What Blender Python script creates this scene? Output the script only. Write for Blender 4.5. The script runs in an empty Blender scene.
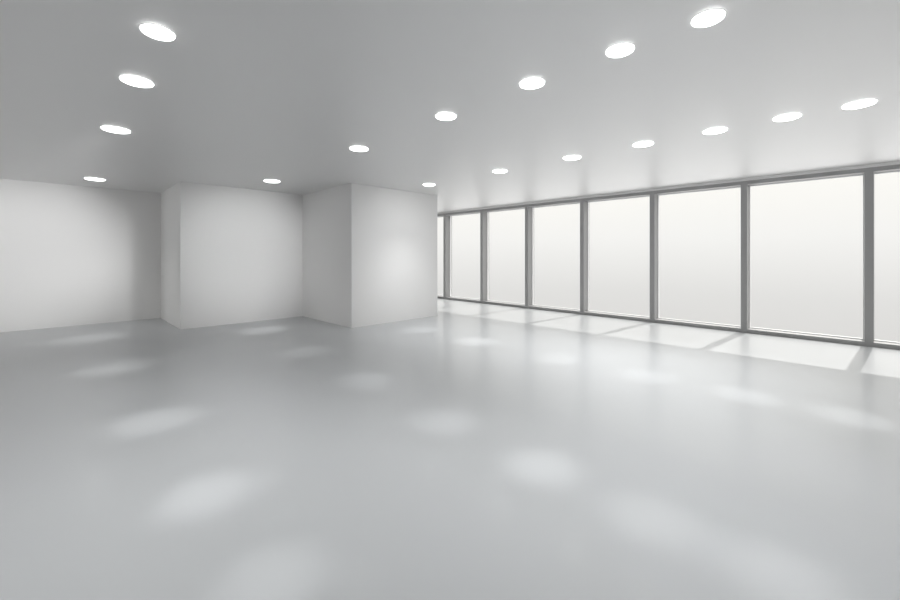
import bpy, bmesh, math
from mathutils import Vector

sc = bpy.context.scene
COL = sc.collection
H = 3.2            # ceiling height
EYE = 1.6

# ------------------------------------------------------------------ camera
cam_d = bpy.data.cameras.new('camera')
cam_d.sensor_width = 36.0
cam_d.lens = 397.5 / 900 * 36.0
cam_d.shift_y = -44.5 / 900
cam_d.clip_start = 0.02
cam = bpy.data.objects.new('camera', cam_d)
COL.objects.link(cam)
cam.location = (0, 0, EYE)
AX = math.atan(400 / 397.5)                   # the long walls run this far to the right of the view
cam.rotation_euler = (math.pi / 2, 0, AX - math.pi / 2)
sc.camera = cam

# ------------------------------------------------------------------ exposure
sc.view_settings.view_transform = 'Standard'
sc.view_settings.look = 'None'
sc.view_settings.gamma = 1
sc.view_settings.use_curve_mapping = False
sc.view_settings.exposure = 0.0

# ------------------------------------------------------------------ sky
# light levels: b sky by the horizon; g low / h high fill added to it (R right, L left, B behind the building);
# s sun; A B C downlight floods by row (n near, f far); p aimed beams; w wall washes; e diffusers
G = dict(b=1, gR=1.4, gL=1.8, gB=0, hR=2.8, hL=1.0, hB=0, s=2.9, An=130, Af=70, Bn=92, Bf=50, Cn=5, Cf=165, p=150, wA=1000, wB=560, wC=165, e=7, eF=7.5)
#G_OVERRIDE
SKY = 10.0
world = bpy.data.worlds.new('overcast_sky')
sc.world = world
world.use_nodes = True
nt = world.node_tree
nt.nodes.clear()
out = nt.nodes.new('ShaderNodeOutputWorld')
bg = nt.nodes.new('ShaderNodeBackground')
tc = nt.nodes.new('ShaderNodeTexCoord')
sep = nt.nodes.new('ShaderNodeSeparateXYZ')
nt.links.new(tc.outputs['Generated'], sep.inputs[0])
def by_range(sock, a, b, lo, hi, smooth=False):
    n = nt.nodes.new('ShaderNodeMapRange')
    if smooth: n.interpolation_type = 'SMOOTHSTEP'
    for k, v in (('From Min', a), ('From Max', b), ('To Min', lo), ('To Max', hi)): n.inputs[k].default_value = v
    nt.links.new(sock, n.inputs['Value']); return n.outputs[0]
def op(kind, a, b):
    n = nt.nodes.new('ShaderNodeMath'); n.operation = kind
    for i, v in enumerate((a, b)):
        if isinstance(v, (int, float)): n.inputs[i].default_value = v
        else: nt.links.new(v, n.inputs[i])
    return n.outputs[0]
# pale haze by the horizon: (sine of elevation, colour / 10)
STOPS = [(-.32, (.072, .071, .0705)), (-.18, (.073, .072, .071)), (-.08, (.079, .0785, .0775)),
         (.04, (.0945, .094, .0925)), (.16, (.103, .1015, .0975)), (.30, (.108, .107, .103))]
ramp = nt.nodes.new('ShaderNodeValToRGB')
nt.links.new(by_range(sep.outputs['Z'], -1, 1, 0, 1), ramp.inputs[0])
el = ramp.color_ramp.elements
while len(el) > 1: el.remove(el[-1])
for i, (z, c) in enumerate(STOPS):
    m = el[0] if i == 0 else el.new((z + 1) / 2)
    m.position = (z + 1) / 2; m.color = (*[v * G['b'] for v in c], 1)
# fill light added to the unseen low and high sky, set per side
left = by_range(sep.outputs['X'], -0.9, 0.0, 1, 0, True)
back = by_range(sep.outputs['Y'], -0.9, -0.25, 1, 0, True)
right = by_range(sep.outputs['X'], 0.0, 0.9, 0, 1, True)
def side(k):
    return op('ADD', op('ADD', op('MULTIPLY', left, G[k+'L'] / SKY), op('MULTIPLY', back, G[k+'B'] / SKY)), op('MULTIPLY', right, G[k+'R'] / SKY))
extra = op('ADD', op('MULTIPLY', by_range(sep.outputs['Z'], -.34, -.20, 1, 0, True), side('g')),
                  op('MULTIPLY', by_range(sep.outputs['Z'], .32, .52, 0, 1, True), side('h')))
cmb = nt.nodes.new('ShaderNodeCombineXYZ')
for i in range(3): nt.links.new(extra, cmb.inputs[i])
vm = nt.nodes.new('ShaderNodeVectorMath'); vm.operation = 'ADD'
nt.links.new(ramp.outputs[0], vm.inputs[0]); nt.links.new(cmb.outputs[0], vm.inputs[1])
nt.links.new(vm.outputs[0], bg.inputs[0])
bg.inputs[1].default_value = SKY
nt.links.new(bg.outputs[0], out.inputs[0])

# ------------------------------------------------------------------ sun
sun_d = bpy.data.lights.new('sun', 'SUN')
sun_d.energy = G['s']
sun_d.angle = math.radians(0.7)
sun_d.color = (1.0, 0.98, 0.95)
sun = bpy.data.objects.new('sun', sun_d)
COL.objects.link(sun)
sun.location = (16, 3, 9)
sun.rotation_euler = Vector((-1.0, 0.08, -1.15)).to_track_quat('-Z', 'Y').to_euler()

# ------------------------------------------------------------------ plan of the room (metres)
XW = 10.25                      # window wall
GLASS_X = 10.12
Y1, Y2, Y3 = 12.45, 10.18, 7.74
XR1, XR2, XE = 1.92, 4.634, 7.22
XL, YB, YF = -5.0, -5.5, 17.4  # left wall, back wall, far end of the passage
M0, PITCH, NB = -0.236, 1.790, 12   # mullion of the nearest visible bay, spacing

# daylight portals in the openings
def portal(name, loc, direction, sx, sy):
    d = bpy.data.lights.new(name, 'AREA'); d.shape = 'RECTANGLE'; d.size = sx; d.size_y = sy
    d.cycles.is_portal = True
    o = bpy.data.objects.new(name, d); COL.objects.link(o)
    o.location = loc
    o.rotation_euler = Vector(direction).to_track_quat('-Z', 'Y').to_euler()
portal('window_daylight', (XW + .3, (YB + YF) / 2, H / 2), (-1, 0, 0), YF - YB, H)
portal('added_back_glazing_portal', (2.5, YB - .3, H / 2), (0, 1, 0), 15, H)  # serves the glazing added behind the camera for light

portal('added_left_glazing_portal', (XL - .3, (YB + Y1) / 2, H / 2), (1, 0, 0), Y1 - YB, H)  # serves the fill glazing added on the unseen left

# ------------------------------------------------------------------ helpers
def mat(name, color, rough=0.6, spec=0.3, metal=0.0, emit=None, estr=0.0, noise=0.0):
    m = bpy.data.materials.new(name); m.use_nodes = True
    t = m.node_tree; b = t.nodes['Principled BSDF']
    b.inputs['Base Color'].default_value = (*color, 1)
    b.inputs['Roughness'].default_value = rough
    b.inputs['Specular IOR Level'].default_value = spec
    b.inputs['Metallic'].default_value = metal
    if emit:
        b.inputs['Emission Color'].default_value = (*emit, 1)
        b.inputs['Emission Strength'].default_value = estr
    if noise:
        c = t.nodes.new('ShaderNodeTexCoord'); n = t.nodes.new('ShaderNodeTexNoise')
        n.inputs['Scale'].default_value = 1.7; n.inputs['Detail'].default_value = 3
        mx = t.nodes.new('ShaderNodeMix'); mx.data_type = 'RGBA'
        mx.inputs[6].default_value = (*[v * (1 - noise) for v in color], 1)
        mx.inputs[7].default_value = (*[min(1, v * (1 + noise)) for v in color], 1)
        t.links.new(c.outputs['Object'], n.inputs['Vector'])
        t.links.new(n.outputs[0], mx.inputs[0])
        t.links.new(mx.outputs[2], b.inputs['Base Color'])
    return m

def add_box(bm, a, b):
    x0, y0, z0 = a; x1, y1, z1 = b
    v = [bm.verts.new(p) for p in ((x0,y0,z0),(x1,y0,z0),(x1,y1,z0),(x0,y1,z0),(x0,y0,z1),(x1,y0,z1),(x1,y1,z1),(x0,y1,z1))]
    for q in ((0,3,2,1),(4,5,6,7),(0,1,5,4),(1,2,6,5),(2,3,7,6),(3,0,4,7)):
        bm.faces.new([v[i] for i in q])

def add_lathe(bm, prof, n=64, close=False):
    rings = []
    for r, z in prof:
        if r < 1e-6: rings.append([bm.verts.new((0, 0, z))])
        else: rings.append([bm.verts.new((r*math.cos(2*math.pi*k/n), r*math.sin(2*math.pi*k/n), z)) for k in range(n)])
    pairs = list(zip(rings, rings[1:]))
    if close: pairs.append((rings[-1], rings[0]))
    for A, B in pairs:
        for k in range(n):
            j = (k+1) % n
            f = [A[k], A[j], B[j], B[k]] if len(A) > 1 and len(B) > 1 else ([A[0], B[j], B[k]] if len(A) == 1 else [A[k], A[j], B[0]])
            bm.faces.new(f)

def obj(name, bm, m, parent=None, smooth=False):
    bmesh.ops.recalc_face_normals(bm, faces=bm.faces)
    me = bpy.data.meshes.new(name); bm.to_mesh(me); bm.free()
    if smooth:
        for p in me.polygons: p.use_smooth = True
    me.materials.append(m)
    o = bpy.data.objects.new(name, me); COL.objects.link(o)
    if parent: o.parent = parent
    return o

def box(name, a, b, m, parent=None, kind='structure'):
    bm = bmesh.new(); add_box(bm, a, b); o = obj(name, bm, m, parent)
    if not parent: o['kind'] = kind
    return o

# ------------------------------------------------------------------ materials
M_wall = mat('wall_paint', (0.75, 0.748, 0.745), 0.7, 0.2)
M_ceil = mat('satin_ceiling_paint', (0.66, 0.658, 0.656), 0.43, 1.0)
M_ceil.node_tree.nodes['Principled BSDF'].inputs['IOR'].default_value = 2.3
M_floor = mat('polished_resin_floor', (0.42, 0.432, 0.442), 0.33, 0.4, noise=0.01)
M_floor.node_tree.nodes['Principled BSDF'].inputs['Coat Weight'].default_value = 0.2
M_floor.node_tree.nodes['Principled BSDF'].inputs['Coat Roughness'].default_value = 0.13
M_frame = mat('grey_aluminium', (0.36, 0.36, 0.363), 0.45, 0.4)
M_bead = mat('white_glazing_bead', (0.85, 0.85, 0.85), 0.4, 0.4)
M_ring = mat('white_lamp_ring', (0.85, 0.85, 0.85), 0.35, 0.4)
M_lamp = mat('lamp_diffuser', (0.9, 0.9, 0.9), 0.4, 0.2, emit=(1, 1, 1), estr=G['e'])
M_lamp_far = mat('bright_lamp_diffuser', (0.9, 0.9, 0.9), 0.4, 0.2, emit=(1, 1, 1), estr=G['eF'])

M_glass = bpy.data.materials.new('window_glass'); M_glass.use_nodes = True
t = M_glass.node_tree; t.nodes.clear()
o_ = t.nodes.new('ShaderNodeOutputMaterial'); mx = t.nodes.new('ShaderNodeMixShader')
tr = t.nodes.new('ShaderNodeBsdfTransparent'); gl = t.nodes.new('ShaderNodeBsdfGlossy')
lw = t.nodes.new('ShaderNodeLayerWeight'); pw = t.nodes.new('ShaderNodeMath'); sc_ = t.nodes.new('ShaderNodeMath')
lw.inputs[0].default_value = 0.5
pw.operation = 'POWER'; pw.inputs[1].default_value = 5.0
sc_.operation = 'MULTIPLY_ADD'; sc_.inputs[1].default_value = 0.3; sc_.inputs[2].default_value = 0.015
gl.inputs['Roughness'].default_value = 0.2
tr.inputs[0].default_value = (0.99, 0.99, 0.985, 1)
t.links.new(lw.outputs['Facing'], pw.inputs[0]); t.links.new(pw.outputs[0], sc_.inputs[0])
t.links.new(sc_.outputs[0], mx.inputs[0]); t.links.new(tr.outputs[0], mx.inputs[1]); t.links.new(gl.outputs[0], mx.inputs[2])
t.links.new(mx.outputs[0], o_.inputs[0])

# ------------------------------------------------------------------ shell
T = 0.2
def prism(name, pts, z0, z1, m):
    bm = bmesh.new()
    lo = [bm.verts.new((x, y, z0)) for x, y in pts]; hi = [bm.verts.new((x, y, z1)) for x, y in pts]
    bm.faces.new(lo); bm.faces.new(hi)
    for i in range(len(pts)):
        j = (i+1) % len(pts); bm.faces.new([lo[i], lo[j], hi[j], hi[i]])
    o = obj(name, bm, m); o['kind'] = 'structure'; return o

box('floor', (XL-T, YB-T, -0.2), (XW+0.25, YF+T, 0), M_floor)
box('ceiling', (XL-T, YB-T, H), (XW+0.25, YF+T, H+0.25), M_ceil)
# the stepped partition on the left: three faces, each nearer than the last
prism('wall_stepped', [(XL, Y1), (XR1, Y1), (XR1, Y2), (XR2, Y2), (XR2, Y3), (XE, Y3), (XE, YF), (XE-T, YF), (XE-T, Y3+T),
                     (XR2+T, Y3+T), (XR2+T, Y2+T), (XR1+T, Y2+T), (XR1+T, Y1+T), (XL-T, Y1+T), (XL-T, Y1)], 0, H, M_wall)
box('wall_far', (XE-T, YF, 0), (XW-0.1, YF+T, H), M_wall)

# ------------------------------------------------------------------ glazing
def window(n, origin, rot, with_end=False, width=PITCH, H=H):
    """one bay: local x outward, local y along the wall; mullion centred on y = 0"""
    w = bpy.data.objects.new('window_%d' % n, None); COL.objects.link(w)
    w.location = origin; w.rotation_euler = (0, 0, rot); w['kind'] = 'structure'
    hw = 0.054
    a0, a1 = hw, width - hw
    bm = bmesh.new(); add_box(bm, (-0.10, -hw, 0), (0.24, hw, H)); 
    if with_end: add_box(bm, (-0.10, width-hw, 0), (0.24, width+hw, H))
    obj('mullion', bm, M_frame, w)
    bm = bmesh.new(); add_box(bm, (-0.10, a0, H-0.075), (0.24, a1, H)); obj('head_rail', bm, M_frame, w)
    bm = bmesh.new(); add_box(bm, (-0.10, a0, 0), (0.24, a1, 0.075)); obj('bottom_rail', bm, M_frame, w)
    z0, z1, b = 0.075, H-0.075, 0.016
    bm = bmesh.new()
    add_box(bm, (0.125, a0, z0), (0.195, a1, z0+b)); add_box(bm, (0.125, a0, z1-b), (0.195, a1, z1))
    add_box(bm, (0.125, a0, z0+b), (0.195, a0+b, z1-b)); add_box(bm, (0.125, a1-b, z0+b), (0.195, a1, z1-b))
    obj('glazing_bead', bm, M_bead, w)
    bm = bmesh.new(); add_box(bm, (0.156, a0+b, z0+b), (0.164, a1-b, z1-b)); obj('glass_pane', bm, M_glass, w)
    return w

k0 = -3
for i in range(NB):
    k = k0 + i
    y = M0 + k * PITCH
    window(i + 1, (XW, y, 0), 0, with_end=(i == NB-1), H=H-0.055)
YA, YZ = M0 + k0*PITCH, M0 + (k0+NB)*PITCH
box('trim_1', (XW-0.1, YB-T, H-0.055), (XW+0.25, YF+T, H), M_ceil)
# short returns of wall closing the row of bays
box('wall_right', (XW-0.1, YZ+0.054, 0), (XW+0.25, YF+T, H-0.055), M_wall) if YZ < YF else None
box('wall_corner', (XW-0.1, YB-T, 0), (XW+0.25, YA-0.054, H-0.055), M_wall) if YA > YB else None

# unseen back wall behind the camera, glazing added to let in fill light
nb = 8
x0b = XL + 0.15
pb = (XW - 0.1 - 0.15 - x0b) / nb
for i in range(nb):
    window(NB + 1 + i, (x0b + (i+1) * pb, YB, 0), -math.pi/2 , with_end=(i == 0 and False), width=pb) if False else \
    window(NB + 1 + i, (x0b + i * pb, YB, 0), -math.pi/2, with_end=(i == nb-1), width=pb)

# unseen far left wall, glazing added to brighten ceiling and floor
nl = 10
pl = (Y1 - 0.054 - YB - 0.2) / nl
for i in range(nl):
    window(NB + nb + 1 + i, (XL, Y1 - 0.07 - i * pl, 0), math.pi, with_end=(i == nl-1), width=pl)

# ------------------------------------------------------------------ downlights
def downlight(x, y, r, aim, power, label, group, flood=60, wash=None, far=False):
    root = bpy.data.objects.new('ceiling_downlight', None); COL.objects.link(root)
    root.location = (x, y, H)
    root['label'] = label; root['category'] = 'ceiling light'; root['group'] = group
    bm = bmesh.new()
    add_lathe(bm, [(r, 0), (r*1.08, 0), (r*1.07, -0.002), (r*1.02, -0.003), (r, -0.003)], close=True)
    obj('trim_ring', bm, M_ring, root, True)
    bm = bmesh.new()
    add_lathe(bm, [(0, -0.022), (r*0.35, -0.0215), (r*0.65, -0.020), (r*0.88, -0.016), (r*0.97, -0.011), (r*0.97, 0.0), (0, 0.0)])
    obj('diffuser', bm, M_lamp_far if far else M_lamp, root, True)
    if aim:
        d = bpy.data.lights.new('downlight_beam', 'SPOT'); d.energy = power
        d.shadow_soft_size = 0.11; d.spot_blend = 1.0
        tgt = Vector((aim[0], aim[1], 0)); src = Vector((x, y, H - 0.035))
        L = (tgt - src).length
        d.spot_size = 2 * math.atan(0.43 * aim[2] / L)
        s = bpy.data.objects.new('downlight_beam', d); COL.objects.link(s); s.parent = root
        s.location = (0, 0, -0.035)
        s.rotation_euler = (tgt - src).to_track_quat('-Z', 'Y').to_euler()
    d = bpy.data.lights.new('downlight_flood', 'SPOT'); d.energy = flood
    d.shadow_soft_size = 0.10; d.spot_blend = 1.0; d.spot_size = math.radians(95)
    s = bpy.data.objects.new('downlight_flood', d); COL.objects.link(s); s.parent = root
    s.location = (0, 0, -0.06)
    if wash:
        d = bpy.data.lights.new('downlight_wash', 'SPOT'); d.energy = wash[3]
        d.shadow_soft_size = 0.12; d.spot_blend = 1.0; d.spot_size = math.radians(wash[4])
        s = bpy.data.objects.new('downlight_wash', d); COL.objects.link(s); s.parent = root
        s.location = (0, 0, -0.07)
        s.rotation_euler = (Vector(wash[:3]) - Vector((x, y, H-.07))).to_track_quat('-Z', 'Y').to_euler()
    return root

P = G['p']
ordn = ['nearest', 'second nearest', 'third', 'fourth', 'fifth', 'sixth', 'seventh']
rowA = [(0.55, 2.35), (0.523, 3.492), (0.533, 4.608), (0.55, 6.57), (0.594, 11.131)]
aimA = [(0.761, 2.015), (0.728, 3.036), (0.686, 4.736), (0.611, 7.434), (0.482, 10.39)]
radA = [.12, .125, .14, .165, .19]
labA = ['round white downlight of the left row out of sight above the near floor',
        'largest round downlight at the top left, nearest of the left row of four',
        'round downlight second from the top in the left row of four',
        'round downlight third from the top in the left row, well before the left wall',
        'small round downlight low on the ceiling just before the leftmost wall face']
rowB = [(3.12, 0.1), (3.12, 0.674), (3.12, 1.262), (3.138, 2.079), (3.181, 3.266), (3.225, 5.175), (3.306, 8.75)]
aimB = [(2.575, 0.247), (2.576, 0.843), (2.615, 1.661), (2.663, 2.804), (2.808, 4.412), (2.936, 6.472), (3.154, 8.901)]
radB = [.12, .118, .125, .13, .135, .155, .18]
labB = ['round white downlight of the middle row out of sight above the near floor',
        'largest round downlight at the top right, nearest of the middle row',
        'second downlight of the middle row, just beyond the one nearest the top edge',
        'third downlight of the middle row, high over the centre of the floor',
        'fourth downlight of the middle row, above the end of the nearest wall block',
        'fifth downlight of the middle row, just above the nearest wall block corner',
        'small farthest downlight of the middle row, above the recessed middle wall face']
rowC = [(6.023, -0.067), (5.998, 0.513), (5.992, 1.218), (5.985, 2.094), (5.987, 3.199), (5.977, 4.671), (5.979, 6.687)]
aimC = [(5.587, 0.0), (5.597, 0.865), (5.538, 1.937), (5.536, 3.246), (5.55, 4.85), (5.56, 4.95), (5.561, 6.51)]
radC = [.15, .145, .15, .155, .16, .16, .155]
labC = ['rightmost round downlight of the row nearest the windows',
        'second downlight from the right in the row nearest the windows',
        'third downlight from the right in the row nearest the windows',
        'middle downlight of the seven in the row nearest the windows',
        'third downlight from the far end of the row nearest the windows',
        'next to farthest downlight of the row nearest the windows',
        'small farthest downlight near the windows, above the end of the nearest wall block']
def grp_key(g): return {'left': 'A', 'middle': 'B'}.get(g.split()[3], 'C')
WASH = {(0.55, 6.57): (-0.5, Y1, 1.65, G['wA'], 42), (3.225, 5.175): (3.2, Y2, 1.65, G['wB'], 46), (5.977, 4.671): (5.97, Y3, 1.65, G['wC'], 66)}
for row, aims, rads, labs, grp in ((rowA, aimA, radA, labA, 'downlights of the left row'),
                                   (rowB, aimB, radB, labB, 'downlights of the middle row'),
                                   (rowC, aimC, radC, labC, 'downlights of the row by the windows')):
    for (x, y), a, r, l in zip(row, aims, rads, labs):
        dist = math.hypot(a[0], a[1])
        downlight(x, y, r * (0.82 if dist < 3.5 else 0.88), (a[0], a[1], (0.55 + 0.11 * dist) * (0.85 if grp_key(grp) == 'C' else 1)), P * (0.7 if dist < 3 else 1), l, grp,
                  G[grp_key(grp) + ('n' if dist < 3.6 + (grp_key(grp) == 'C') * 2.2 else 'f')], WASH.get((x, y)), dist > 4.4 + (grp_key(grp) == 'C') * 1.6)
